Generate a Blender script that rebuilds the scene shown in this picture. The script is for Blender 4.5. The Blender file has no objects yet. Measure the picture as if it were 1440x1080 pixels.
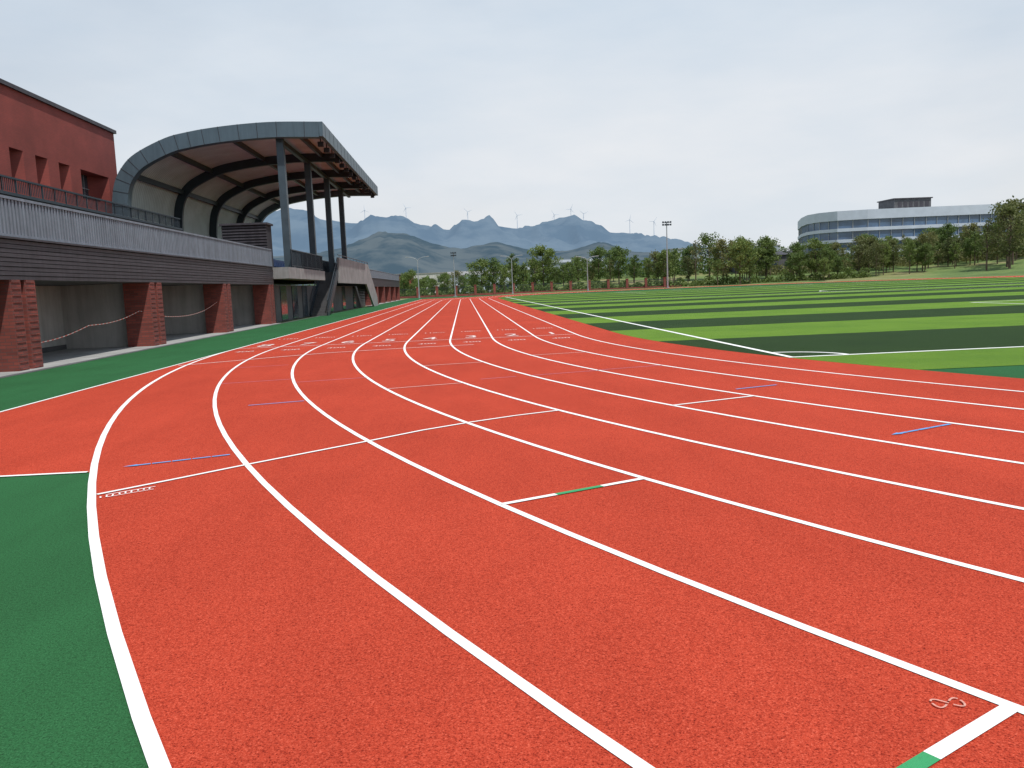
import bpy, bmesh, math, random
import numpy as np
from mathutils import Vector, Matrix, noise as mnoise
random.seed(7); rng=np.random.default_rng(7)
S=bpy.context.scene
# ---------------------------------------------------------------- materials
def new_mat(name):
    m=bpy.data.materials.new(name); m.use_nodes=True
    nt=m.node_tree; b=nt.nodes['Principled BSDF']; return m,nt,b
def N(nt,t,**k):
    n=nt.nodes.new(t)
    for a,v in k.items(): setattr(n,a,v)
    return n
def ramp(nt,stops):
    r=N(nt,'ShaderNodeValToRGB'); e=r.color_ramp.elements
    while len(e)<len(stops): e.new(0.5)
    for i,(p,c) in enumerate(stops):
        e[i].position=p; e[i].color=(*c,1)
    return r
def coords(nt,scale=(1,1,1)):
    t=N(nt,'ShaderNodeTexCoord'); m=N(nt,'ShaderNodeMapping'); m.inputs['Scale'].default_value=scale
    nt.links.new(t.outputs['Object'],m.inputs['Vector']); return m.outputs[0]
def noise(nt,vec,scale,detail=2,rough=.5):
    n=N(nt,'ShaderNodeTexNoise'); n.inputs['Scale'].default_value=scale; n.inputs['Detail'].default_value=detail; n.inputs['Roughness'].default_value=rough
    nt.links.new(vec,n.inputs['Vector']); return n.outputs['Fac']
def mixc(nt,f,a,b,mode='MIX'):
    m=N(nt,'ShaderNodeMix',data_type='RGBA',blend_type=mode)
    for i,v in ((0,f),(6,a),(7,b)):
        if hasattr(v,'is_linked'): nt.links.new(v,m.inputs[i])
        else: m.inputs[i].default_value=v if i==0 else (*v,1)
    return m.outputs[2]
def bump(nt,b,h,strength=.3,dist=.01):
    n=N(nt,'ShaderNodeBump'); n.inputs['Strength'].default_value=strength; n.inputs['Distance'].default_value=dist
    nt.links.new(h,n.inputs['Height']); nt.links.new(n.outputs[0],b.inputs['Normal'])
def simple(name,col,rough=.6,metal=0,var=.18,scale=1.5,fine=0,spec=.3,stretch=(1,1,1),streak=0):
    m,nt,b=new_mat(name); v=coords(nt,stretch)
    f=noise(nt,v,scale,5,.6)
    lo=tuple(c*(1-var) for c in col); hi=tuple(min(1,c*(1+var)) for c in col)
    r=ramp(nt,[(.3,lo),(.7,hi)]); nt.links.new(f,r.inputs[0]); c=r.outputs[0]
    if streak:   # rain streaks and dust running down the surface
        s=noise(nt,coords(nt,(3,3,.25)),1.6,5,.65); r3=ramp(nt,[(.35,(1-streak,)*3),(.6,(1,1,1))]); nt.links.new(s,r3.inputs[0]); c=mixc(nt,1.0,c,r3.outputs[0],'MULTIPLY')
    nt.links.new(c,b.inputs['Base Color']); b.inputs['Roughness'].default_value=rough; b.inputs['Metallic'].default_value=metal
    b.inputs['Specular IOR Level'].default_value=spec
    if fine: bump(nt,b,noise(nt,v,fine,3),.3,.01)
    return m
def granular(name,base,dark,light,bumps=.5):
    m,nt,b=new_mat(name); v=coords(nt)
    f=noise(nt,v,150,2,.75)
    r=ramp(nt,[(.35,dark),(.46,base),(.57,base),(.67,light)]); nt.links.new(f,r.inputs[0])
    f2=noise(nt,v,60,2,.6); rr=ramp(nt,[(.33,(.82,.77,.77)),(.50,(1,1,1)),(.68,(1.06,1.08,1.08))]); nt.links.new(f2,rr.inputs[0])
    c=mixc(nt,1.0,r.outputs[0],rr.outputs[0],'MULTIPLY')
    big=noise(nt,v,.35,4,.55); r2=ramp(nt,[(.3,(.91,.89,.89)),(.7,(1.06,1.07,1.07))]); nt.links.new(big,r2.inputs[0])
    c=mixc(nt,1.0,c,r2.outputs[0],'MULTIPLY')
    st=noise(nt,coords(nt,(1,.25,1)),2.2,5,.65); r3=ramp(nt,[(.35,(.94,.93,.93)),(.65,(1.04,1.05,1.05))]); nt.links.new(st,r3.inputs[0])
    c=mixc(nt,1.0,c,r3.outputs[0],'MULTIPLY')
    nt.links.new(c,b.inputs['Base Color']); b.inputs['Roughness'].default_value=.95; b.inputs['Specular IOR Level'].default_value=.08
    bump(nt,b,f,bumps,.005)
    return m
M={}
M['track']=granular('track_rubber_red',(.435,.052,.026),(.16,.013,.008),(.60,.115,.068))
M['epdm']=granular('rubber_green',(.026,.110,.040),(.011,.052,.020),(.05,.165,.07))
def paint(name,col,wear=.25):
    m,nt,b=new_mat(name); v=coords(nt)
    f=noise(nt,v,110,3,.7); d=tuple(c*(1-wear) for c in col)
    r=ramp(nt,[(.30,d),(.45,col)]); nt.links.new(f,r.inputs[0]); nt.links.new(r.outputs[0],b.inputs['Base Color'])
    b.inputs['Roughness'].default_value=.7; bump(nt,b,noise(nt,v,140,2,.6),.4,.005); return m
M['white']=paint('line_paint_white',(.8,.8,.78))
M['blue']=paint('line_paint_blue',(.10,.30,.62))
M['lilac']=paint('line_paint_lilac',(.42,.20,.30))
M['greenp']=paint('line_paint_green',(.03,.28,.10))
M['chalk']=paint('chalk',(.60,.30,.24),.6)
M['worn']=paint('line_paint_white_worn',(.70,.55,.52),.5)
def turf():
    m,nt,b=new_mat('turf_striped'); t=N(nt,'ShaderNodeTexCoord'); s=N(nt,'ShaderNodeSeparateXYZ'); nt.links.new(t.outputs['Object'],s.inputs[0])
    def mth(op,a,bv):
        n=N(nt,'ShaderNodeMath',operation=op)
        for i,v in enumerate((a,bv)):
            if hasattr(v,'is_linked'): nt.links.new(v,n.inputs[i])
            else: n.inputs[i].default_value=v
        return n.outputs[0]
    y=mth('SUBTRACT',s.outputs['Y'],14.72-52)
    w=noise(nt,t.outputs['Object'],3.0,2); y=mth('ADD',y,mth('MULTIPLY',mth('SUBTRACT',w,.5),.12))
    k=mth('FRACT',mth('DIVIDE',y,10.4),0); k=mth('GREATER_THAN',k,.5)
    v=t.outputs['Object']
    f=noise(nt,v,60,3,.7); g=noise(nt,v,.5,4,.6)
    rl=ramp(nt,[(.3,(.072,.155,.012)),(.7,(.155,.285,.030))]); rd=ramp(nt,[(.3,(.009,.025,.005)),(.7,(.027,.066,.011))])
    nt.links.new(f,rl.inputs[0]); nt.links.new(f,rd.inputs[0])
    c=mixc(nt,k,rd.outputs[0],rl.outputs[0])
    r2=ramp(nt,[(.3,(.78,.83,.8)),(.7,(1.15,1.08,1.1))]); nt.links.new(g,r2.inputs[0])
    c=mixc(nt,1.0,c,r2.outputs[0],'MULTIPLY')
    nt.links.new(c,b.inputs['Base Color']); b.inputs['Roughness'].default_value=.8; b.inputs['Specular IOR Level'].default_value=.12
    bump(nt,b,f,.8,.03); return m
M['turf']=turf()
def groundm():
    m,nt,b=new_mat('ground_earth_grass'); v=coords(nt)
    f=noise(nt,v,.05,6,.65); r=ramp(nt,[(.36,(.065,.115,.024)),(.50,(.12,.18,.045)),(.58,(.19,.19,.07)),(.68,(.32,.26,.16))]); nt.links.new(f,r.inputs[0])
    g=noise(nt,v,1.5,5,.7); r2=ramp(nt,[(.3,(.75,.75,.75)),(.7,(1.15,1.15,1.15))]); nt.links.new(g,r2.inputs[0])
    nt.links.new(mixc(nt,1.0,r.outputs[0],r2.outputs[0],'MULTIPLY'),b.inputs['Base Color']); b.inputs['Roughness'].default_value=.95
    bump(nt,b,g,.5,.2); return m
M['ground']=groundm()
def brick(name,c1,c2,mort):
    m,nt,b=new_mat(name); t=N(nt,'ShaderNodeTexCoord'); s=N(nt,'ShaderNodeSeparateXYZ'); nt.links.new(t.outputs['Object'],s.inputs[0])
    a=N(nt,'ShaderNodeMath',operation='ADD'); nt.links.new(s.outputs['X'],a.inputs[0]); nt.links.new(s.outputs['Y'],a.inputs[1])
    c=N(nt,'ShaderNodeCombineXYZ'); nt.links.new(a.outputs[0],c.inputs[0]); nt.links.new(s.outputs['Z'],c.inputs[1])
    br=N(nt,'ShaderNodeTexBrick'); nt.links.new(c.outputs[0],br.inputs['Vector'])
    br.inputs['Scale'].default_value=1; br.inputs['Brick Width'].default_value=.25; br.inputs['Row Height'].default_value=.075; br.inputs['Mortar Size'].default_value=.008
    br.inputs['Color1'].default_value=(*c1,1); br.inputs['Color2'].default_value=(*c2,1); br.inputs['Mortar'].default_value=(*mort,1)
    g=noise(nt,t.outputs['Object'],.6,5,.6); r2=ramp(nt,[(.3,(.8,.8,.8)),(.7,(1.15,1.15,1.15))]); nt.links.new(g,r2.inputs[0])
    nt.links.new(mixc(nt,1.0,br.outputs['Color'],r2.outputs[0],'MULTIPLY'),b.inputs['Base Color']); b.inputs['Roughness'].default_value=.85
    bump(nt,b,br.outputs['Fac'],-.4,.01); return m
M['brick']=brick('red_brick',(.25,.055,.040),(.15,.034,.027),(.11,.05,.045))
M['redwall']=brick('red_wall_panel',(.235,.046,.036),(.21,.041,.033),(.165,.041,.036))
M['slatgrey']=simple('metal_slat_grey',(.20,.235,.285),.5,.2,.12,3,streak=.25)
M['slatdark']=simple('metal_slat_dark',(.060,.056,.066),.55,.1,.30,2,stretch=(1,.5,8),streak=.3)
M['backdark']=simple('backing_dark',(.03,.030,.036),.8)
M['concrete']=simple('concrete_grey',(.27,.27,.27),.85,0,.2,1.2,30,streak=.25)
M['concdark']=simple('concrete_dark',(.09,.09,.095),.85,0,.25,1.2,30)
M['plaster']=simple('plaster_beige',(.48,.47,.455),.9,0,.16,.8,20,streak=.2)
M['floor']=simple('floor_cement',(.30,.30,.295),.85,0,.25,1.0,20)
M['rim']=simple('canopy_panel_bluegrey',(.085,.125,.155),.45,.25,.10,.7,streak=.15)
M['steel']=simple('steel_dark',(.030,.042,.055),.45,.2,.15,2)
M['steelpost']=simple('steel_post',(.06,.085,.105),.45,.3,.15,2)
def soffit():
    m,nt,b=new_mat('canopy_soffit'); v=coords(nt)
    w=N(nt,'ShaderNodeTexWave',wave_type='BANDS',bands_direction='Y'); w.inputs['Scale'].default_value=1.2; w.inputs['Distortion'].default_value=0; nt.links.new(v,w.inputs['Vector'])
    r=ramp(nt,[(.0,(.46,.52,.54)),(.80,(.50,.56,.58)),(.97,(.26,.30,.32))]); nt.links.new(w.outputs['Fac'],r.inputs[0])
    g=noise(nt,v,.8,5,.6); r2=ramp(nt,[(.3,(.80,.80,.80)),(.7,(1.1,1.1,1.1))]); nt.links.new(g,r2.inputs[0])
    nt.links.new(mixc(nt,1.0,r.outputs[0],r2.outputs[0],'MULTIPLY'),b.inputs['Base Color']); b.inputs['Roughness'].default_value=.7; return m
M['soffit']=soffit()
M['glass']=simple('window_glass',(.03,.045,.06),.08,0,.2,.4,spec=.8)
M['glassblue']=simple('window_glass_blue',(.06,.11,.19),.12,0,.4,.25,spec=.8)
M['cladwhite']=simple('cladding_white',(.48,.53,.62),.5,0,.08,.5)
M['renderwall']=simple('wall_render_grey',(.30,.34,.39),.8,0,.12,.3)
M['bark']=simple('bark',(.10,.075,.055),.9,0,.3,8,30)
M['lampmetal']=simple('galvanised_metal',(.34,.36,.38),.4,.5,.1,3)
M['turbine']=simple('turbine_white',(.52,.58,.66),.6,0,.05,1)
M['seat']=simple('seat_plastic_blue',(.04,.10,.28),.5)
def leafm(name,a,b_,c):
    m,nt,b=new_mat(name); v=coords(nt); f=noise(nt,v,1.1,4,.7)
    oi=N(nt,'ShaderNodeObjectInfo'); r=ramp(nt,[(.3,a),(.5,b_),(.7,c)]); nt.links.new(f,r.inputs[0])
    r2=ramp(nt,[(0,(.75,.82,.75)),(1,(1.35,1.2,1.15))]); nt.links.new(oi.outputs['Random'],r2.inputs[0])
    c_=mixc(nt,1.0,r.outputs[0],r2.outputs[0],'MULTIPLY')
    nt.links.new(c_,b.inputs['Base Color']); b.inputs['Roughness'].default_value=.65
    tr=N(nt,'ShaderNodeBsdfTranslucent'); nt.links.new(c_,tr.inputs[0])
    mx=N(nt,'ShaderNodeMixShader'); mx.inputs[0].default_value=.4
    nt.links.new(b.outputs[0],mx.inputs[1]); nt.links.new(tr.outputs[0],mx.inputs[2])
    nt.links.new(mx.outputs[0],nt.nodes['Material Output'].inputs[0]); return m
M['leaf']=leafm('foliage_green',(.055,.095,.024),(.11,.17,.04),(.19,.26,.07))
M['leaf2']=leafm('foliage_olive',(.07,.085,.034),(.13,.15,.05),(.22,.225,.09))
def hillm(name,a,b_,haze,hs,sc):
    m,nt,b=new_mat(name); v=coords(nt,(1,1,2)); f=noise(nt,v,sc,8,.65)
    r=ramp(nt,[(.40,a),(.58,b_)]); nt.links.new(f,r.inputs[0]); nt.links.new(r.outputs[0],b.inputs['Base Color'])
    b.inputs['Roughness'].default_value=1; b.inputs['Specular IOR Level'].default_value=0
    b.inputs['Emission Color'].default_value=(*haze,1); b.inputs['Emission Strength'].default_value=hs; return m  # aerial haze put into the hill material: bluish base colour plus emission
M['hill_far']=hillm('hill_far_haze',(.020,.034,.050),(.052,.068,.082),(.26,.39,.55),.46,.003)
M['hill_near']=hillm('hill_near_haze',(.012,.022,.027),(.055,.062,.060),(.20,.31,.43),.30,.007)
def tapem():
    m,nt,b=new_mat('barrier_tape_striped'); v=coords(nt); w=N(nt,'ShaderNodeTexWave',bands_direction='Y'); w.inputs['Scale'].default_value=1.3; nt.links.new(v,w.inputs['Vector'])
    r=ramp(nt,[(.45,(.45,.07,.05)),(.55,(.45,.42,.40))]); nt.links.new(w.outputs['Fac'],r.inputs[0]); nt.links.new(r.outputs[0],b.inputs['Base Color']); return m
M['tape']=tapem()
# ---------------------------------------------------------------- helpers
def obj(name,verts,faces,mat,parent=None,smooth=False):
    me=bpy.data.meshes.new(name); me.from_pydata([tuple(v) for v in verts],[],faces); me.update()
    ms=mat if isinstance(mat,(list,tuple)) else [mat]
    for x in ms: me.materials.append(x)
    if smooth:
        for p in me.polygons: p.use_smooth=True
    o=bpy.data.objects.new(name,me); S.collection.objects.link(o)
    if parent: o.parent=parent
    return o
def empty(name,loc=(0,0,0)):
    e=bpy.data.objects.new(name,None); e.location=loc; S.collection.objects.link(e); return e
class G:
    def __init__(s): s.v=[]; s.f=[]
    def box(s,x0,x1,y0,y1,z0,z1):
        n=len(s.v); s.v+=[(x0,y0,z0),(x1,y0,z0),(x1,y1,z0),(x0,y1,z0),(x0,y0,z1),(x1,y0,z1),(x1,y1,z1),(x0,y1,z1)]
        s.f+=[(n,n+3,n+2,n+1),(n+4,n+5,n+6,n+7),(n,n+1,n+5,n+4),(n+1,n+2,n+6,n+5),(n+2,n+3,n+7,n+6),(n+3,n,n+4,n+7)]; return s
    def quad(s,*p):
        n=len(s.v); s.v+=list(p); s.f.append(tuple(range(n,n+len(p)))); return s
    def tube(s,a,b,r0,r1=None,n=8,cap=True):
        r1=r0 if r1 is None else r1; a=Vector(a); b=Vector(b); d=(b-a).normalized()
        u=d.orthogonal().normalized(); w=d.cross(u); k=len(s.v)
        for c,r in ((a,r0),(b,r1)):
            for i in range(n):
                t=2*math.pi*i/n; s.v.append(tuple(c+u*math.cos(t)*r+w*math.sin(t)*r))
        for i in range(n): s.f.append((k+i,k+(i+1)%n,k+n+(i+1)%n,k+n+i))
        if cap: s.f.append(tuple(k+i for i in range(n))[::-1]); s.f.append(tuple(k+n+i for i in range(n)))
        return s
    def prism(s,pts,y0,y1):
        k=len(s.v); n=len(pts); s.v+=[(x,y0,z) for x,z in pts]+[(x,y1,z) for x,z in pts]
        s.f.append(tuple(range(k,k+n))); s.f.append(tuple(range(k+n,k+2*n))[::-1])
        for i in range(n): j=(i+1)%n; s.f.append((k+i,k+n+i,k+n+j,k+j))
        return s
    def prismx(s,pts,x0,x1):
        k=len(s.v); n=len(pts); s.v+=[(x0,y,z) for y,z in pts]+[(x1,y,z) for y,z in pts]
        s.f.append(tuple(range(k,k+n))[::-1]); s.f.append(tuple(range(k+n,k+2*n)))
        for i in range(n): j=(i+1)%n; s.f.append((k+i,k+j,k+n+j,k+n+i))
        return s
    def make(s,name,mat,parent=None,smooth=False): return obj(name,s.v,s.f,mat,parent,smooth)
# ---------------------------------------------------------------- track geometry
W=1.22; A=-6.55; R0=35.47; CX=A+8*W+R0; Y0=24.2; Y1=108.6
def stadium(r,n=96):
    p=[]
    for i in range(n+1): t=math.pi*i/n; p.append((CX+r*math.cos(t),Y1+r*math.sin(t)))
    for i in range(n+1): t=math.pi+math.pi*i/n; p.append((CX+r*math.cos(t),Y0+r*math.sin(t)))
    return p
def hw(r,y):
    if y<Y0: d=Y0-y
    elif y>Y1: d=y-Y1
    else: return r
    return math.sqrt(max(0,r*r-d*d))
def annulus(name,ri,ro,z,mat,parent=None):
    a=stadium(ri); b=stadium(ro); n=len(a); v=[(x,y,z) for x,y in a]+[(x,y,z) for x,y in b]
    f=[(i,n+i,n+(i+1)%n,(i+1)%n) for i in range(n)]; return obj(name,v,f,mat,parent)
def sheet(name,rows,z,mat,parent=None):
    v=[];f=[]
    for y,a,b in rows: v+=[(a,y,z),(b,y,z)]
    for i in range(len(rows)-1): k=2*i; f.append((k,k+1,k+3,k+2))
    return obj(name,v,f,mat,parent)
def ribbon(g,pts,w,z):
    k=len(g.v); n=len(pts)
    for i,p in enumerate(pts):
        a=Vector(pts[max(0,i-1)]); b=Vector(pts[min(n-1,i+1)]); d=(b-a).normalized(); nn=Vector((-d.y,d.x)); q=Vector(p)
        for sg in (-1,1): r=q+nn*sg*w/2; g.v.append((r.x,r.y,z))
    for i in range(n-1): g.f.append((k+2*i,k+2*i+2,k+2*i+3,k+2*i+1))
def gh(x,y):
    dx=max(0,abs(x-CX)-47) if Y0<y<Y1 else max(0,math.hypot(x-CX,(y-(Y1 if y>=Y1 else Y0)))-47)
    if x<CX-10: k=max(0,min(1,(x-(CX-30))/20)) 
    else: k=1
    h=k*min(1,dx/38)**1.3*3.2
    if dx>150: h*=max(0,1-(dx-150)/600)
    return h
ax=[-6000,-4000,-2500,-1500,-900,-600,-400,-250,-160,-100,-60,-30]+list(range(-20,200,8))+[210,230,260,320,420,600,900,1500,2500,4000,6000]
ay=[-3000,-1500,-700,-300,-150,-80]+list(range(-50,230,8))+[240,270,320,400,550,800,1200,2000,3000,4500,7000]
v=[(x,y,-.03+gh(x,y)) for y in ay for x in ax]; nx=len(ax)
f=[(j*nx+i,j*nx+i+1,(j+1)*nx+i+1,(j+1)*nx+i) for j in range(len(ay)-1) for i in range(nx-1)]
obj('ground',v,f,M['ground'],smooth=True)
rows=[]; r=46.6
ys=list(np.linspace(Y0-r,Y0,30))+list(np.linspace(Y1,Y1+r,30))
for y in ys: rows.append((y,-9.6,max(-9.0,CX+hw(r,y))))
sheet('green_rubber_apron',rows,0.0,M['epdm'])
g=G(); g.box(-9.76,-9.6,-20,150,-.03,.006); g.make('drain_channel',M['concdark'])
track=empty('running_track')
annulus('red_surface',34.32,R0+8*W,.004,M['track'],track)
def chute(y0,y1,name):
    rows=[]
    for y in np.linspace(y0,y1,30):
        xr=CX-hw(R0+8*W,y)
        rows.append((y,A,xr))
    return sheet(name,rows,.004,M['track'],track)
chute(7.36,Y0,'red_surface_start_extension'); chute(Y1,132,'red_surface_finish_extension')
g=G()
for k in range(9):
    p=stadium(R0+k*W,160); p.append(p[0]); ribbon(g,p,.052 if k<8 else .060,.0075)
g.make('lane_lines',M['white'],track)
g=G(); ribbon(g,[(A,7.36),(A,Y0-.5)],.05,.0078); ribbon(g,[(A-.03,7.36),(CX-hw(R0+8*W,7.36)-.05,7.36)],.05,.0082)
ribbon(g,[(A,Y1+.5),(A,132)],.05,.0078); ribbon(g,[(A,132),(CX-hw(R0+8*W,132),132)],.05,.0082)
g.make('extension_lines',M['white'],track)
ZL=.0105
def radial(k0,k1,x,y,f0=0,f1=1):
    d=Vector((x-CX,y-Y0)).normalized(); ra=R0+k0*W; rb=R0+k1*W
    P=lambda r:(CX+d.x*r,Y0+d.y*r)
    return [P(ra+(rb-ra)*f0),P(ra+(rb-ra)*f1)]
g=G(); gg=G(); gb=G(); gl=G(); gc=G(); gw=G()
ribbon(g,[(-2.88,6.45),(-2.4,6.9),(-1.98,7.31),(-1.5,7.75),(-.98,8.22),(-.5,8.68),(0,9.05),(.52,9.37),(1.06,9.62)],.042,ZL)
ribbon(g,[(-6.4,18.9),(-5.4,19.6),(-4.4,20.3),(-3.4,20.9),(-2.2,21.25),(-1,21.5),(.2,21.6)],.05,ZL)
ribbon(g,radial(6,5,.78,5.8,0,.36),.05,ZL); ribbon(gg,radial(6,5,.78,5.8,.36,.68),.05,ZL); ribbon(g,radial(6,5,.78,5.8,.68,1),.05,ZL)
ribbon(g,radial(3,2,2.95,9.8),.045,ZL)
ribbon(g,radial(7,6,1.85,2.6,0,.30),.055,ZL); ribbon(gg,radial(7,6,1.85,2.6,.30,.60),.055,ZL); ribbon(g,radial(7,6,1.85,2.6,.60,1),.055,ZL)
ribbon(gw,radial(5,4,.55,13.1),.030,ZL)
ribbon(gw,radial(4,3,2.3,16.8),.035,ZL); ribbon(gw,radial(2,1,3.0,17.8),.035,ZL)
for (x,y,k,f0,f1) in ((-2.6,7.7,8,.25,.95),(-2.6,11.5,7,.35,1),(4.2,7.4,3,.3,.95),(4.0,10.9,2,.2,.8)):
    n=5 if k in (8,3) else 1
    for q in range(n):
        fa=f0+(f1-f0)*q/n; fb=f0+(f1-f0)*(q+.93)/n; ribbon(gb,radial(k,k-1,x,y,fa,fb),.038-.004*(q%2),ZL)
    if k in (8,3):
        d,d1=radial(k,k-1,x,y,f0,f1); D=(Vector(d1)-Vector(d)).normalized(); Np=Vector((-D.y,D.x))
        n=len(gb.v); q=Vector(d); gb.v+=[(q.x-.07*D.x,q.y-.07*D.y,ZL+.001),((q+D*.05+Np*.035).x,(q+D*.05+Np*.035).y,ZL+.001),((q+D*.05-Np*.035).x,(q+D*.05-Np*.035).y,ZL+.001)]; gb.f.append((n,n+2,n+1))
for (x,y,k,f0,f1) in ((-2.3,14.9,7,0,1),(-1.0,14.6,6,0,1),(2.7,14.0,3,0,1),(3.6,14.3,2,0,1),(1.9,13.8,4,.3,.8),(-3.6,17.8,7,0,.9)):
    ribbon(gl,radial(k,k-1,x,y,f0,f1),.026,ZL)
ribbon(g,[(A+.03,Y0),(A+8*W-.03,Y0)],.05,ZL)
for i in range(9):
    x=-2.82+i*.035; y=6.37+i*.03; ribbon(g,[(x,y),(x+.02,y-.045-.01*(i%3))],.012,ZL)
ribbon(g,[(-2.8,6.42),(-2.5,6.62)],.012,ZL+.001); ribbon(g,[(-2.76,6.34),(-2.48,6.53)],.010,ZL+.001)
for a,b in ((.2,1.15),(1.35,2.9),(3.1,4.4),(4.65,6.1)):
    ribbon(gc,[(1.572+.052*math.sin(t),2.600+.028*math.sin(2*t)) for t in np.linspace(a,b,12)],.007,ZL)
g.make('stagger_lines',M['white'],track); gg.make('stagger_marks_green',M['greenp'],track); gb.make('relay_marks_blue',M['blue'],track); gl.make('hurdle_marks_lilac',M['lilac'],track); gc.make('chalk_mark',M['chalk'],track); gw.make('worn_short_marks',M['worn'],track)
def text(body,x,y,size,mat,name,rot=0,sy=1,z=ZL):
    c=bpy.data.curves.new(name,'FONT'); c.body=body; c.size=size; c.align_x='CENTER'
    o=bpy.data.objects.new(name,c); S.collection.objects.link(o)
    bpy.context.view_layer.update(); dg=bpy.context.evaluated_depsgraph_get(); me=bpy.data.meshes.new_from_object(o.evaluated_get(dg))
    bpy.data.objects.remove(o); me.materials.clear(); me.materials.append(mat)
    o=bpy.data.objects.new(name,me); S.collection.objects.link(o); o.location=(x,y,z); o.rotation_euler=(0,0,rot); o.scale=(1,sy,1); o.parent=track; return o
for i in range(8): text(str(8-i),A+W*(i+.5),Y0+.5,.9,M['worn'],'lane_number_%d'%(8-i),0,1.7)
for i in range(8): text('100m' if i%2 else '110m',A+W*(i+.5),Y0+4.0,.32,M['worn'],'distance_mark_%d'%(8-i),0,1.5)
for i in range(8): text('400',A+W*(i+.5),Y0-1.6,.34,M['worn'],'start_mark_%d'%(8-i),0,1.3)
# ---------------------------------------------------------------- football field
fld=empty('football_field')
rows=[]
for y in list(np.linspace(11.9,Y0,20))+list(np.linspace(Y1,120.9,20)): 
    h=hw(34.32,y); rows.append((y,CX-h,CX+h))
sheet('turf',rows,.006,M['turf'],fld)
FX0=5.8; FX1=2*CX-5.8; FY0=14.6; FY1=118.2
g=G(); z1_=.0105; z2_=.014
ribbon(g,[(FX0-.06,FY0),(FX1+.06,FY0)],.11,z1_); ribbon(g,[(FX0-.06,FY1),(FX1+.06,FY1)],.11,z1_)
ribbon(g,[(FX0,FY0+.055),(FX0,FY1-.055)],.11,z1_); ribbon(g,[(FX1,FY0+.055),(FX1,FY1-.055)],.11,z1_)
ribbon(g,[(FX0+.06,66.4),(FX1-.06,66.4)],.11,z1_)
ribbon(g,[(FX0+1.05*math.cos(t),FY0+1.05*math.sin(t)) for t in np.linspace(.06,math.pi/2-.06,14)],.1,z1_)
ribbon(g,[(CX+9.15*math.cos(t),66.4+9.15*math.sin(t)) for t in np.linspace(.02,math.pi-.02,40)],.11,z2_)
ribbon(g,[(CX+9.15*math.cos(t),66.4-9.15*math.sin(t)) for t in np.linspace(.02,math.pi-.02,40)],.11,z2_)
for (y0,sg) in ((FY0,1),(FY1,-1)):
    for hwid,dep in ((17.2,19.9),(9.16,5.5)):
        ya=y0+sg*.06; yb=y0+sg*dep
        ribbon(g,[(CX-hwid,ya),(CX-hwid,yb)],.11,z1_); ribbon(g,[(CX+hwid,ya),(CX+hwid,yb)],.11,z1_); ribbon(g,[(CX-hwid+.06,yb-sg*.055),(CX+hwid-.06,yb-sg*.055)],.11,z1_+.001)
g.make('field_lines',M['white'],fld)
# ---------------------------------------------------------------- grandstand / long building
FX=-10.0
stand=empty('grandstand')
cols=[19.25+8.28*i for i in range(-4,4)]
gcol=G()
far_cols=[90.5+8.28*i for i in range(0,6)]
for c in cols+far_cols:
    gcol.box(FX-.85,FX-.02,c,c+.46,0,2.05); gcol.box(FX-.85,FX-.02,c+.62,c+1.1,0,2.05); gcol.box(FX-.80,FX-.30,c+.46,c+.62,0,2.05)
    for i in range(0,27,2):
        z=.04+i*.075
        gcol.box(FX-.02,FX-.006,c+.05,c+.41,z,z+.062); gcol.box(FX-.02,FX-.006,c+.67,c+1.05,z,z+.062)
for c in (46.8,50.0,53.2,57.5): gcol.box(-11.0,-10.35,c,c+.9,0,2.05)
gcol.make('brick_columns',M['brick'],stand)
def wing(y0,y1,nm):
    g=G(); g.box(FX-5,FX-.12,y0,y1,2.05,2.93); g.make('deck_'+nm,M['concdark'],stand)
    g=G()
    for i in range(9):
        z=2.052+i*.1; g.box(FX-.12,FX-.005+.01*(i%2),y0,y1,z,z+.085)
    g.box(FX-.5,FX+.06,y0,y1,2.955,3.0)
    g.make('fascia_slats_'+nm,M['slatdark'],stand)
    g=G(); y=y0
    while y<y1: g.box(FX-.07,FX-.02,y,y+.085,3.06,3.84); y+=.15
    g.box(FX-.09,FX+.0,y0,y1,3.84,3.90); g.box(FX-.09,FX+.0,y0,y1,3.002,3.06); g.make('parapet_slats_'+nm,M['slatgrey'],stand)
    g=G(); g.box(FX-.20,FX-.16,y0,y1,3.0,3.82); g.make('parapet_back_'+nm,M['backdark'],stand)
    g=G(); g.box(FX-3.2,FX-3.0,y0,y1,.02,2.05); g.make('bay_rear_wall_'+nm,M['plaster'],stand)
    g=G(); g.box(FX-3.0,FX+.23,y0,y1,-.02,.012); g.make('bay_floor_'+nm,M['floor'],stand)
wing(-16,45.2,'near'); wing(88.5,133,'far')
g=G()
for c in cols: g.box(FX-3.0,FX-.86,c+.45,c+.62,.012,2.05)
g.make('bay_partitions',M['plaster'],stand)
g=G(); g.box(FX-3.0,FX-2.985,-16,45,.012,.16)
for c in cols: g.box(FX-3.0,FX-2.96,c+4.6,c+5.7,.16,1.95) if int(c)%2 else None
g.make('bay_doors_skirting',M['concdark'],stand)
g=G(); g.box(-19.0,-15.0,-16,46.6,2.93,5.15); g.make('upper_terrace_wall',M['slatdark'],stand)
g=G(); g.box(-15.1,-14.93,-16,46.6,5.15,5.25)
y=-16
while y<46.5: g.box(-15.04,-15.0,y,y+.04,5.25,5.75); y+=.9
y=-16
while y<46.5: g.box(-15.03,-15.01,y,y+.02,5.3,5.72); y+=.12
g.box(-15.06,-14.98,-16,46.5,5.72,5.78); g.make('upper_rail',M['steel'],stand)
g=G(); g.box(-12.5,-10.2,45.25,46.4,2.93,5.2)
g.make('stair_block',M['backdark'],stand)
g=G()
for i in range(14): g.box(-12.5,-10.2,45.18,45.24,3.1+i*.15,3.18+i*.15)
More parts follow.
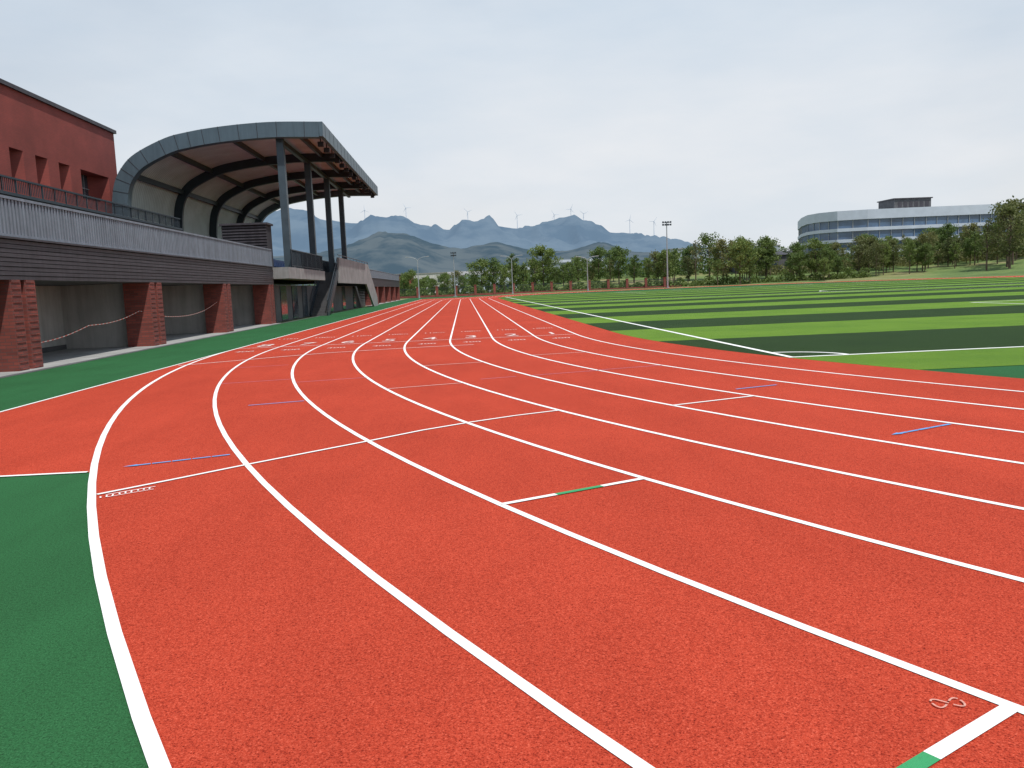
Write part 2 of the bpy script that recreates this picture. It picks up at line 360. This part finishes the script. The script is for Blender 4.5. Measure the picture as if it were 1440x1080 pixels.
g.box(-12.6,-10.1,45.1,46.5,5.2,5.3); g.make('stair_block_louvres',M['slatdark'],stand)
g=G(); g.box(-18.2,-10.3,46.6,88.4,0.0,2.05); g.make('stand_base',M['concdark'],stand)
g=G(); g.box(-18.2,-9.2,45.3,57.0,2.5,2.95); g.box(-18.2,-10.32,57.0,88.4,2.5,2.95); g.box(-10.3,-9.2,45.3,57.0,2.35,2.5); g.make('stand_deck',M['concrete'],stand)
g=G()
for i in range(8): g.box(-18.0,-11.6-i*.8,47.5,75,2.95+i*.2,2.95+(i+1)*.2)
g.make('seating_tiers',M['concrete'],stand)
g=G()
for i in range(8):
    y=48
    while y<74.5:
        x=-11.6-i*.8-.40; z=2.95+(i+1)*.2
        g.box(x-.2,x+.2,y,y+.42,z+.15,z+.2); g.box(x-.22,x-.18,y,y+.42,z+.2,z+.45); y+=.52
g.make('seats',M['seat'],stand)
def rail(g,x,y0,y1,z0,z1):
    y=y0
    while y<=y1: g.box(x-.012,x+.012,y,y+.02,z0,z1); y+=.13
    y=y0
    while y<=y1+.1: g.box(x-.03,x+.03,y,y+.06,z0,z1); y+=1.5
    g.box(x-.03,x+.03,y0,y1,z1,z1+.05); g.box(x-.015,x+.015,y0,y1,z0+.1,z0+.13)
g=G(); rail(g,-9.28,46.6,56.8,2.95,3.9); rail(g,-10.4,62,88.3,2.95,3.9); g.make('deck_railing',M['steel'],stand)
g=G()
for y in (47.9,51.1,54.3,60.5,65,72,79): g.box(-10.3,-10.26,y,y+1.6,.05,2.0)
g.make('under_stand_doors',M['glass'],stand)
X0,X1=-10.25,-9.05
g=G(); n=18
for i in range(n): g.box(X0+.06,X1-.06,56.6+i*.30,56.6+(i+1)*.30+.03,max(0,i*.166-.2),(i+1)*.166)
g.box(X0,X1-.1,56.6+n*.30+.03,80,2.75,3.0)
for i in range(n): g.box(X0+.06,X1-.12,80.01+i*.30,80.01+(i+1)*.30,2.75-(i+1)*.15,3.0-(i+1)*.166+.02)
g.make('stair_steps',M['concdark'],stand)
g=G()
for x in (X0,X1-.06): g.prismx([(56.4,0),(57.0,0),(62.2,2.7),(62.2,3.15),(61.6,3.15),(56.4,.25)],x,x+.05)
g.make('stair_stringers',M['steel'],stand)
g=G(); g.prismx([(62.25,2.2),(62.25,4.05),(81,4.05),(88.2,.9),(88.2,0),(84.5,0),(79,2.2)],X1-.08,X1+.08)
g.make('stair_side_wall',M['concrete'],stand)
g=G()
for x in (X0+.03,X1-.03):
    for i in range(0,n+1,1):
        y=56.6+i*.30; z=i*.166; g.tube((x,y,z),(x,y,z+1.0),.013,n=5)
    g.tube((x,56.5,1.0),(x,62.2,4.05),.03,n=6); g.tube((x,56.5,.55),(x,62.2,3.6),.015,n=6)
g.tube((X1,62.3,4.25),(X1,81,4.25),.03,n=6); g.tube((X1,81,4.25),(X1,88.2,1.1),.03,n=6)
for y in range(63,82,2): g.tube((X1,y,4.05),(X1,y,4.25),.015,n=5)
g.make('stair_handrails',M['steel'],stand)
# --- canopy
outer=[(-18.55,2.96),(-18.55,4.9),(-18.55,6.3),(-18.35,7.6),(-17.9,8.5),(-17.1,9.25),(-15.5,10.0),(-14.3,10.28),(-13,10.47),(-11.3,10.62),(-9.6,10.68),(-7.35,10.62)]
def catmull(p,n=5):
    q=[Vector(a) for a in p]; out=[]
    for i in range(len(q)-1):
        a=q[max(0,i-1)];b=q[i];c=q[i+1];d=q[min(len(q)-1,i+2)]
        for j in range(n):
            t=j/n; out.append(.5*((2*b)+(c-a)*t+(2*a-5*b+4*c-d)*t*t+(3*b-a-3*c+d)*t**3))
    out.append(q[-1]); return out
OC=catmull(outer)
def off(pts,d):
    r=[]
    for i,p in enumerate(pts):
        a=pts[max(0,i-1)]; b=pts[min(len(pts)-1,i+1)]; t=(b-a).normalized(); n=Vector((t.y,-t.x)); r.append(p+n*d)
    return r
def band(name,d0,d1,y0,y1,mat,parent,smooth=False,pts=OC):
    a=off(pts,d0); b=off(pts,d1); n=len(a); v=[];f=[]
    for p,y in ((a,y0),(a,y1),(b,y0),(b,y1)): v+=[(q.x,y,q.y) for q in p]
    for i in range(n-1):
        f+=[(i,i+1,n+i+1,n+i),(2*n+i,3*n+i,3*n+i+1,2*n+i+1),(i,2*n+i,2*n+i+1,i+1),(n+i,n+i+1,3*n+i+1,3*n+i)]
    f+=[(0,n,3*n,2*n),(n-1,3*n-1,4*n-1,2*n-1)]
    return obj(name,v,f,mat,parent,smooth)
cy0,cy1=46.9,75.6
band('canopy_end_frame_near',-.02,.78,cy0-.25,cy0+.3,M['rim'],stand); band('canopy_end_frame_far',-.02,.78,cy1-.3,cy1+.25,M['rim'],stand)
band('canopy_skin',0,.06,cy0+.3,cy1-.3,M['rim'],stand)
band('canopy_soffit_skin',.24,.28,cy0+.3,cy1-.3,M['soffit'],stand)
for i,y in enumerate((55.5,63,70)): band('canopy_rib_%d'%i,.28,.80,y-.13,y+.13,M['steel'],stand)
g=G()
oo=off(OC,-.03); ii=off(OC,.79)
for k in range(2,len(OC),3):
    a,b=oo[k],ii[k]; t=(OC[min(k+1,len(OC)-1)]-OC[k-1]).normalized()*.012
    g.prism([(a.x-t.x,a.y-t.y),(a.x+t.x,a.y+t.y),(b.x+t.x,b.y+t.y),(b.x-t.x,b.y-t.y)],cy0-.262,cy0-.245)
g.make('canopy_panel_joints',M['backdark'],stand)
g=G(); ic=off(OC,.42)
for k in (20,29,42,52):
    p=ic[k]; g.box(p.x-.08,p.x+.08,cy0+.3,cy1-.3,p.y-.16,p.y+.12)
g.make('canopy_purlins',M['steel'],stand)
g=G(); g.box(-7.35,-7.15,cy0-.25,cy1+.25,9.88,10.64); g.make('canopy_front_fascia',M['rim'],stand)
g=G()
for i in range(19): y=cy0+.6+i*1.5; g.box(-7.149,-7.14,y,y+.02,9.88,10.64)
for i in range(14): y=cy0+1.2+i*2.05; g.box(-7.7,-7.4,y,y+.25,9.6,9.85); g.tube((-7.55,y+.12,9.85),(-7.55,y+.12,10.3),.03,n=6)
g.make('canopy_floodlights',M['backdark'],stand)
g=G()
for y in (47.45,55.5,63,70): 
    g.box(-9.8,-9.42,y-.2,y+.2,2.95,9.95); g.box(-9.95,-9.27,y-.35,y+.35,2.951,3.02)
g.make('canopy_posts',M['steelpost'],stand)
g=G(); g.box(-9.72,-9.5,cy0+.3,cy1-.3,9.72,9.96); g.make('canopy_edge_beam',M['steel'],stand)
tape=G(); anc=[(19.9,.55),(23.6,.85),(27.3,1.15),(31.8,.85),(35.8,1.3)]
for (a,za),(b,zb) in zip(anc[:-1],anc[1:]):
    n=10
    for i in range(n):
        def P(t): return (a+(b-a)*t, za+(zb-za)*t-.10*math.sin(math.pi*t))
        (ya,z1),(yb,z2)=P(i/n),P((i+1)/n); tape.quad((-10.3,ya,z1),(-10.3,yb,z2),(-10.3,yb,z2+.02),(-10.3,ya,z1+.02))
tape.make('barrier_tape',M['tape'])
# ---------------------------------------------------------------- red school building
rb=empty('red_building')
def slot_wall(x,y0,y1,z0,z1,slots,za,zb,dep):
    g=G(); gl=G(); ys=y0
    for a,b,wide in slots:
        g.quad((x,ys,z0),(x,a,z0),(x,a,z1),(x,ys,z1))
        g.quad((x,a,z0),(x,b,z0),(x,b,za),(x,a,za)); g.quad((x,a,zb),(x,b,zb),(x,b,z1),(x,a,z1))
        xb=x-dep; c=a+.02; d=a+(b-a)*(.45 if not wide else .72)
        g.quad((x,a,za),(xb,c,za),(xb,c,zb),(x,a,zb)); g.quad((xb,d,za),(x,b,za),(x,b,zb),(xb,d,zb))
        g.quad((x,a,zb),(xb,c,zb),(xb,d,zb),(x,b,zb)); g.quad((x,a,za),(x,b,za),(xb,d,za),(xb,c,za))
        gl.quad((xb,c,za),(xb,d,za),(xb,d,zb),(xb,c,zb))
        ys=b
    g.quad((x,ys,z0),(x,y1,z0),(x,y1,z1),(x,ys,z1)); return g,gl
sl=[]
y=-14
while y<36: sl.append((y,y+1.15,False)); y+=2.15
sl=[s for s in sl if s[1]<36.9]+[(37.6,38.75,False),(39.8,40.95,False),(42.0,43.15,False),(44.3,47.7,True)]
g,gl=slot_wall(-19.0,-20,48.9,5.15,10.75,sl,6.75,8.2,.75)
g.quad((-19,48.9,5.15),(-40,48.9,5.15),(-40,48.9,10.75),(-19,48.9,10.75)); g.quad((-19,-20,5.15),(-19,-20,10.75),(-40,-20,10.75),(-40,-20,5.15))
g.quad((-40,-20,5.15),(-40,-20,10.75),(-40,48.9,10.75),(-40,48.9,5.15)); g.quad((-19.0,-20,10.75),(-19,48.9,10.75),(-40,48.9,10.75),(-40,-20,10.75))
g.make('walls',M['redwall'],rb); gl.make('windows',M['glass'],rb)
g=G(); g.box(-40.1,-19.0,-20.0,48.9,0,5.14); g.make('ground_storey',M['redwall'],rb)
g=G(); g.box(-19.3,-18.88,-20.1,49.02,10.75,10.93); g.box(-40,-19.31,48.6,49.02,10.75,10.93); g.make('roof_coping',M['slatdark'],rb)
g=G()
for a,b,w in sl:
    if w: 
        for k in range(3): g.box(-19.74,-19.70,a+.3+k*.8,a+.34+k*.8,6.76,8.19)
        g.box(-19.745,-19.69,a+.02,a+(b-a)*.72,7.45,7.5)
g.make('window_frames',M['lampmetal'],rb)
# ---------------------------------------------------------------- office building on the right
ob=empty('office_building')
pl=[(108,262),(98,242),(92.5,226),(90,216),(90.5,210),(93.5,206),(100,203.5),(114,202),(130,201),(150,201),(170,204),(170,262)]
def band_poly(g,pl,off_,z0,z1):
    n=len(pl); c=Vector((128,235)); P=[]
    for p in pl:
        d=(Vector(p)-c).normalized(); P.append(Vector(p)+d*off_)
    k=len(g.v); g.v+=[(p.x,p.y,z0) for p in P]+[(p.x,p.y,z1) for p in P]
    for i in range(n): j=(i+1)%n; g.f.append((k+i,k+j,k+n+j,k+n+i))
    g.f.append(tuple(k+n+i for i in range(n)))
    g.f.append(tuple(k+i for i in range(n))[::-1])
g=G(); gw=G()
band_poly(gw,pl,-.45,2.4,15.6)
for z0,z1 in ((2.0,3.8),(6.0,7.0),(8.9,9.7),(11.6,12.4),(14.4,16.7)): band_poly(g,pl,0,z0,z1)
g.make('floor_bands',M['cladwhite'],ob); gw.make('windows',M['glassblue'],ob)
g=G()
for i in range(len(pl)-1):
    a,b=Vector(pl[i]),Vector(pl[i+1]); n=max(1,int((b-a).length/2.4))
    for j in range(n):
        p=a.lerp(b,j/n); c=(Vector((128,235))-p).normalized()*.3; p=p+c; g.box(p.x-.06,p.x+.06,p.y-.06,p.y+.06,3.8,14.4)
g.make('mullions',M['lampmetal'],ob)
g=G(); g.box(108.5,118,207,215,16.7,19.2); g.make('roof_plant_room',M['concdark'],ob)
g=G(); g.box(108.2,118.3,206.7,215.3,19.2,19.45)
for i in range(6): g.box(109.5+i*1.4,110.4+i*1.4,206.95,207.0,17.2,18.6)
g.make('roof_plant_trim',M['slatdark'],ob)
# ---------------------------------------------------------------- trees
def tree_mesh(name,h,cr,leafs,seed,leafmat,sparse=1.0,ls=.26,low=.3):
    r=random.Random(seed); g=G(); rr=np.random.default_rng(seed)
    pts=[Vector((0,0,-.3))]; 
    for i in range(1,7): pts.append(Vector((r.uniform(-.05,.05)*i*.5,r.uniform(-.05,.05)*i*.5,h*.9*i/6)))
    rad=lambda t:(.028*h)*(1-t)**.9*.55+.02
    for i in range(6): g.tube(pts[i],pts[i+1],rad(i/6),rad((i+1)/6),7,False)
    tips=[]
    nb=r.randint(11,15)
    for i in range(nb):
        t=low+(1-low)*(i+.5)/nb; k=min(5,int(t*6)); base=pts[k].lerp(pts[k+1],t*6-k)
        an=i*2.4+r.uniform(-.5,.5); shape=math.sin(math.pi*min(1,max(.12,(t-low*.8)/(1.02-low*.8))))**.6
        L=cr*shape*r.uniform(.55,1.15); up=r.uniform(.35,.9)*L+.2
        e=base+Vector((math.cos(an)*L,math.sin(an)*L,up)); m=base.lerp(e,.5)+Vector((0,0,-.08*L))
        g.tube(base,m,.03+.006*h*(1-t),.025,5,False); g.tube(m,e,.025,.01,5,False)
        tips.append((m,.45)); tips.append((e,.6)); tips.append((base.lerp(e,.8)+Vector((r.uniform(-.4,.4),r.uniform(-.4,.4),r.uniform(-.2,.4))),.5))
        for q in range(2):
            e2=m+Vector((r.uniform(-1,1)*L*.5,r.uniform(-1,1)*L*.5,r.uniform(.1,.6)*L)); g.tube(m,e2,.018,.008,4,False); tips.append((e2,.45))
    tips.append((pts[-1]+Vector((0,0,.1)),.5)); tips.append((pts[-1]+Vector((0,0,h*.08)),.35))
    nw=len(g.f); V=list(g.v); F=list(g.f)
    per=int(leafs/len(tips))
    for c,s in tips:
        cs=s*cr/1.7*r.uniform(.75,1.25)
        cnt=int(per*r.uniform(.5,1.4)*sparse)
        P=rr.normal(0,1,(cnt,3)); P/=np.linalg.norm(P,axis=1)[:,None]; P*=(rr.random((cnt,1))**.45)*cs; P[:,2]*=.8; P+=np.array(c)
        for p in P:
            a=rr.normal(0,1,3); a/=np.linalg.norm(a); b=np.cross(a,rr.normal(0,1,3)); b/=np.linalg.norm(b); s_=ls*rr.uniform(.6,1.2)
            n=len(V); V+= [tuple(p+a*s_*.6),tuple(p+b*s_*.35),tuple(p-a*s_*.6),tuple(p-b*s_*.35)]; F.append((n,n+1,n+2,n+3))
    me=bpy.data.meshes.new(name); me.from_pydata(V,[],F); me.materials.append(M['bark']); me.materials.append(leafmat)
    mi=np.zeros(len(F),dtype=np.int32); mi[nw:]=1; me.polygons.foreach_set('material_index',mi); me.update(); return me
TM=[tree_mesh('young_tree_a',7,1.5,1300,1,M['leaf'],1.0,.26,.32),tree_mesh('young_tree_b',6.5,1.9,1600,2,M['leaf'],1.0,.26,.28),
    tree_mesh('young_tree_c',7,1.3,600,3,M['leaf2'],1.0,.24,.25),tree_mesh('tree_d',8,2.8,3200,4,M['leaf'],1.0,.30,.22),tree_mesh('tree_e',8,2.5,2000,5,M['leaf2'],1.0,.30,.2)]
def put(mi,x,y,sc,name='tree'):
    o=bpy.data.objects.new(name,TM[mi]); S.collection.objects.link(o); o.location=(x,y,gh(x,y)-.05); o.rotation_euler=(0,0,random.uniform(0,6.28)); s=sc*random.uniform(.92,1.08); o.scale=(s*random.uniform(.9,1.15),s*random.uniform(.9,1.15),s); return o
x=-14
hts=lambda x: np.interp(x,[-12,-4,3,10,20,28,36,44,49,56,64],[4.9,5.4,6.0,8.2,6.9,6.9,6.4,8.0,9.8,8.6,7.2])
while x<66:
    y=163+random.uniform(-3,9); put(random.choice([0,0,1,1,2,3]),x,y,hts(x)/7*random.uniform(.68,1.05)); x+=random.uniform(1.4,2.6)
x=-12
while x<44:
    y=176+random.uniform(-4,5); put(random.choice([1,3,3,4]),x,y,hts(x)/8.6*random.uniform(.6,.95)); x+=random.uniform(2.0,3.6)
x=38
while x<68: put(random.choice([1,3,4]),x,156+random.uniform(-2,14),hts(x)/8*random.uniform(.6,1.05)); x+=random.uniform(1.8,3.6)
for i in range(100):
    x=random.uniform(66,126); y=random.uniform(150,178)
    if x/y<.39: continue
    put(random.choice([1,3,2,4,3,0]),x,y,np.interp(x/y,[.40,.5,.6,.66,.7],[5.8,8.0,7.8,8.6,10])/8*random.uniform(.55,1.0)*y/165)
put(4,93.6,139.5,1.42); put(2,90.5,141,1.35); put(4,98.5,146,1.35); put(2,95.5,143,1.6)
def hedge(name,path,hgt,wid,dens,mat,ls=.3):
    V=[];F=[]
    for (x0,y0),(x1,y1) in zip(path[:-1],path[1:]):
        L=math.hypot(x1-x0,y1-y0); n=int(L*dens)
        for i in range(n):
            t=random.random(); x=x0+(x1-x0)*t; y=y0+(y1-y0)*t+random.uniform(-wid,wid)
            hh=hgt*(.55+.45*math.sin(x*.9)*math.sin(x*.37+1)+.3*math.sin(x*2.3)); z=gh(x,y)+random.random()**.8*max(.3,hh)
            p=np.array((x,y,z)); a=rng.normal(0,1,3); a/=np.linalg.norm(a); b=np.cross(a,rng.normal(0,1,3)); b/=np.linalg.norm(b); s_=ls*rng.uniform(.6,1.3)
            k=len(V); V+=[tuple(p+a*s_*.6),tuple(p+b*s_*.4),tuple(p-a*s_*.6),tuple(p-b*s_*.4)]; F.append((k,k+1,k+2,k+3))
    return obj(name,V,F,mat)
hedge('hedge',[(-12,160),(20,161),(46,159),(62,156),(75,152)],1.9,1.5,130,M['leaf'],.34)
hedge('shrubs',[(62,176),(90,168),(112,158),(128,150)],2.8,4,150,M['leaf2'],.42)
hedge('shrubs',[(-60,190),(-20,186),(30,188),(75,190),(150,196)],4.2,5,100,M['leaf'],.6)
fe=empty('boundary_fence'); g=G(); gb=G(); x=-16
while x<40:
    g.box(x,x+.45,158.0,158.45,0,1.9); g.box(x-.05,x+.5,157.95,158.5,1.9,2.0)
    for i in range(15): gb.box(x+.6+i*.2,x+.63+i*.2,158.2,158.23,.35,1.75)
    gb.box(x+.46,x+3.59,158.19,158.24,1.6,1.66); g.box(x+.46,x+3.59,158.1,158.35,0,.35); x+=3.6
g.make('piers',M['brick'],fe); gb.make('bars',M['steel'],fe)
def low_building(x,y,w,d,h,mat,roofmat,pitch=0.0):
    e=empty('low_building'); z0=gh(x,y)
    g=G(); g.box(x,x+w,y,y+d,z0-.5,z0+h); g.make('walls',mat,e)
    g=G()
    if pitch: g.prismx([(y-.4,z0+h+.003),(y+d+.4,z0+h+.003),(y+d/2,z0+h+pitch)],x-.4,x+w+.4)
    else: g.box(x-.2,x+w+.2,y-.2,y+d+.2,z0+h+.003,z0+h+.35)
    g.make('roof',roofmat,e)
    g=G(); xx=x+1
    while xx<x+w-2:
        for k in range(max(1,int(h/3))): g.box(xx,xx+1.6,y-.03,y+.02,z0+.9+k*3,z0+2.3+k*3)
        xx+=3
    g.make('windows',M['glass'],e)
low_building(-4,235,20,12,5.0,M['cladwhite'],M['concrete'],1.2)
low_building(26,255,18,12,5.2,M['renderwall'],M['lampmetal'],1.0)
low_building(-40,300,40,14,7.0,M['plaster'],M['concrete'])
low_building(12,420,40,16,9,M['renderwall'],M['lampmetal'],2)
low_building(60,180,14,8,3.8,M['concdark'],M['slatdark'],.9)
low_building(75,300,40,14,9,M['renderwall'],M['concrete'])
low_building(-30,230,16,10,5.5,M['redwall'],M['slatdark'])
def street_lamp(x,y,h):
    e=empty('street_lamp',(x,y,gh(x,y))); g=G()
    g.tube((0,0,0),(0,0,.5),.16,.14,10); g.tube((0,0,.5),(0,0,h-.6),.10,.06,10)
    gh_=G()
    for sg in (-1,1):
        p=[Vector((0,0,h-.65)),Vector((sg*.35,0,h-.25)),Vector((sg*.9,0,h-.03)),Vector((sg*1.5,0,h+.06))]
        for a,b in zip(p[:-1],p[1:]): g.tube(a,b,.045,.04,8)
        gh_.prism([(sg*1.45,h+.0),(sg*1.5,h+.12),(sg*2.0,h+.16),(sg*2.15,h+.08),(sg*2.0,h+.0)],-.16,.16)
    g.make('pole',M['lampmetal'],e); gh_.make('heads',M['lampmetal'],e)
street_lamp(-7.9,150,7.2); street_lamp(9.1,156,7.0); street_lamp(22.6,152,6.2)
def floodlight(x,y,h,s=1):
    e=empty('floodlight_mast',(x,y,gh(x,y))); g=G(); g.tube((0,0,0),(0,0,h),.17*s,.09*s,10); g.tube((0,0,0),(0,0,.15),.35,.35,10); g.make('mast',M['lampmetal'],e)
    g=G(); g.tube((-.9*s,0,h),(.9*s,0,h),.05,n=6); g.tube((-.9*s,0,h-.45),(.9*s,0,h-.45),.05,n=6)
    for z in (h,h-.45):
        for i in range(4):
            xx=(-.75+i*.5)*s; g.box(xx-.15*s,xx+.15*s,-.28,-.06,z-.14,z+.16)
    g.make('lamp_heads',M['steel'],e)
floodlight(36.8,150,11.7,.9); floodlight(-1.5,150,7.7,.55)
# ---------------------------------------------------------------- hills
def hill(name,prof,D,depth,mat,seed,amp,rows=26):
    xs=np.arange(prof[0][0],prof[-1][0]+.01,.22); px=[p[0] for p in prof]; pz=[p[1] for p in prof]
    H=np.interp(xs,px,pz)-1.47
    ker=np.hanning(11); ker/=ker.sum(); H=np.convolve(np.pad(H,5,mode='edge'),ker,'valid')
    V=[];F=[]
    for j in range(rows+1):
        t=j/rows; yy=D-depth*(1-t)
        for i,x in enumerate(xs):
            X=x/100*D
            s=math.sin(t*math.pi/2)**.9
            q=Vector((X/420+seed*7.3,yy/600,0)); n1=mnoise.fractal(q,.95,2.1,6); q2=Vector((X/170+seed,yy/260,3)); rg=1-abs(mnoise.noise(q2))*2
            edge=mnoise.fractal(Vector((X/150,seed,0)),1.0,2,4)*5*amp
            z=H[i]/100*D*s*(1+amp*(.32*n1+.22*(rg-.6))*math.sin(t*math.pi)*(1-t*.45))+edge*t
            V.append((X*(.86+.14*t),yy,max(-5,z)))
    nx=len(xs)
    for j in range(rows):
        for i in range(nx-1): k=j*nx+i; F.append((k,k+1,k+nx+1,k+nx))
    return obj(name,V,F,mat,None,True)
far=[(-70,6.5),(-50,7.5),(-38,9),(-30,9.8),(-22.8,10.4),(-20.3,10.8),(-17.1,10.1),(-12.2,9.5),(-9.5,9.8),(-7.3,9.7),(-5.5,8.9),(-4,8.2),(-1.5,8.3),(1,8.9),(3.5,8.9),(6,8.2),(9,8.4),(12.8,8.7),(15,8.3),(17,7.4),(21.3,6.8),(26.4,5.4),(31,4.5),(38.6,3.6),(50,3.1),(70,2.6),(90,2.2)]
near=[(-70,3),(-40,4.5),(-25,5.6),(-16,6.2),(-13,6.7),(-9,8.0),(-6.5,7.7),(-3,6.4),(0,5.5),(4,6.3),(7,5.5),(11,5.3),(16,5.8),(20,4.8),(26,4.2),(34,3.2),(45,2.5),(60,1.9)]
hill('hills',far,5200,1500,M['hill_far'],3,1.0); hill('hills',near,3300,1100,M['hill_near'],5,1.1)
def turbine(a,top):
    D=5150; x=a/100*D; zt=(top-1.47)/100*D
    H=72; e=empty('wind_turbine',(x,D,zt-H-22)); g=G()
    g.tube((0,0,-40),(0,0,H),2.6,1.4,10); g.make('tower',M['turbine'],e)
    g=G(); g.box(-2.0,2.0,-4,6,H-1.6,H+2.0); g.tube((0,-6,H),(0,-4,H),1.2,2.0,8); g.make('nacelle',M['turbine'],e)
    g=G(); a0=random.uniform(0,2.1)
    for k in range(3):
        an=a0+k*2.094; g.tube((0,-5,H),(math.cos(an)*8,-5,H+math.sin(an)*8),.9,1.5,6); g.tube((math.cos(an)*8,-5,H+math.sin(an)*8),(math.cos(an)*32,-5,H+math.sin(an)*32),1.5,.4,6)
    g.make('blades',M['turbine'],e)
for a,t in [(-11.1,11.4),(-6.3,11.5),(.9,10.8),(6.7,10.2),(11.1,10.1),(13.1,10.7),(14.6,10.1),(20.1,9.2),(23,8.9)]: turbine(a,t)
# ---------------------------------------------------------------- light
EL=math.radians(63); az=math.atan2(.30,-.45)
sd=Vector((math.sin(az)*math.cos(EL),math.cos(az)*math.cos(EL),math.sin(EL)))
sun=bpy.data.lights.new('sun','SUN'); sun.energy=4.0; sun.angle=math.radians(.53); sun.color=(1,.955,.89)
so=bpy.data.objects.new('sun',sun); S.collection.objects.link(so); so.rotation_euler=(-sd).to_track_quat('-Z','Y').to_euler(); so.location=(0,-20,60)
w=bpy.data.worlds.new('World'); S.world=w; w.use_nodes=True; nt=w.node_tree; bg=nt.nodes['Background']
sky=N(nt,'ShaderNodeTexSky',sky_type='NISHITA'); sky.sun_disc=False; sky.sun_elevation=EL; sky.sun_rotation=az; sky.dust_density=3.0; sky.air_density=1.0; sky.ozone_density=1.0
tc=N(nt,'ShaderNodeTexCoord'); mp=N(nt,'ShaderNodeMapping'); mp.inputs['Scale'].default_value=(1,1,2.6); nt.links.new(tc.outputs['Generated'],mp.inputs[0])
nf=noise(nt,mp.outputs[0],1.3,6,.5); r=ramp(nt,[(.34,(.74,.74,.74)),(.60,(1,1,1))]); nt.links.new(nf,r.inputs[0])
haze=ramp(nt,[(0,(.76,.80,.835)),(.12,(.735,.785,.84)),(.32,(.61,.705,.81)),(1,(.46,.58,.75))]); sx=N(nt,'ShaderNodeSeparateXYZ'); nt.links.new(tc.outputs['Generated'],sx.inputs[0]); nt.links.new(sx.outputs['Z'],haze.inputs[0])
mp2=N(nt,'ShaderNodeMapping'); mp2.inputs['Scale'].default_value=(1,1,3.5); mp2.inputs['Rotation'].default_value=(.15,.2,.4); nt.links.new(tc.outputs['Generated'],mp2.inputs[0])
wf=noise(nt,mp2.outputs[0],2.4,7,.55); wr=ramp(nt,[(.40,(.80,.81,.82)),(.68,(.93,.89,.86))]); nt.links.new(wf,wr.inputs[0])
hz=mixc(nt,1.0,haze.outputs[0],wr.outputs[0],'MULTIPLY'); hz=mixc(nt,1.0,hz,(12.1,12.1,12.1),'MULTIPLY')
nt.links.new(mixc(nt,r.outputs[0],sky.outputs[0],hz),bg.inputs['Color']); bg.inputs['Strength'].default_value=.1
S.view_settings.view_transform='Standard'; S.view_settings.look='None'; S.view_settings.exposure=0
# ---------------------------------------------------------------- camera
psi,th,ro,h=0.05306,0.11654,0.04005,1.46927
F=Vector((math.sin(psi)*math.cos(th),math.cos(psi)*math.cos(th),-math.sin(th))); R=Vector((math.cos(psi),-math.sin(psi),0)); U=R.cross(F)
R2=R*math.cos(ro)-U*math.sin(ro); U2=U*math.cos(ro)+R*math.sin(ro)
cam=bpy.data.cameras.new('camera'); co=bpy.data.objects.new('camera',cam); S.collection.objects.link(co); S.camera=co
m=Matrix((R2,U2,-F)).transposed().to_4x4(); m.translation=Vector((0,0,h)); co.matrix_world=m
cam.sensor_width=36; cam.lens=36*1175.06/1440; cam.clip_end=20000; cam.clip_start=.05
print('ok')
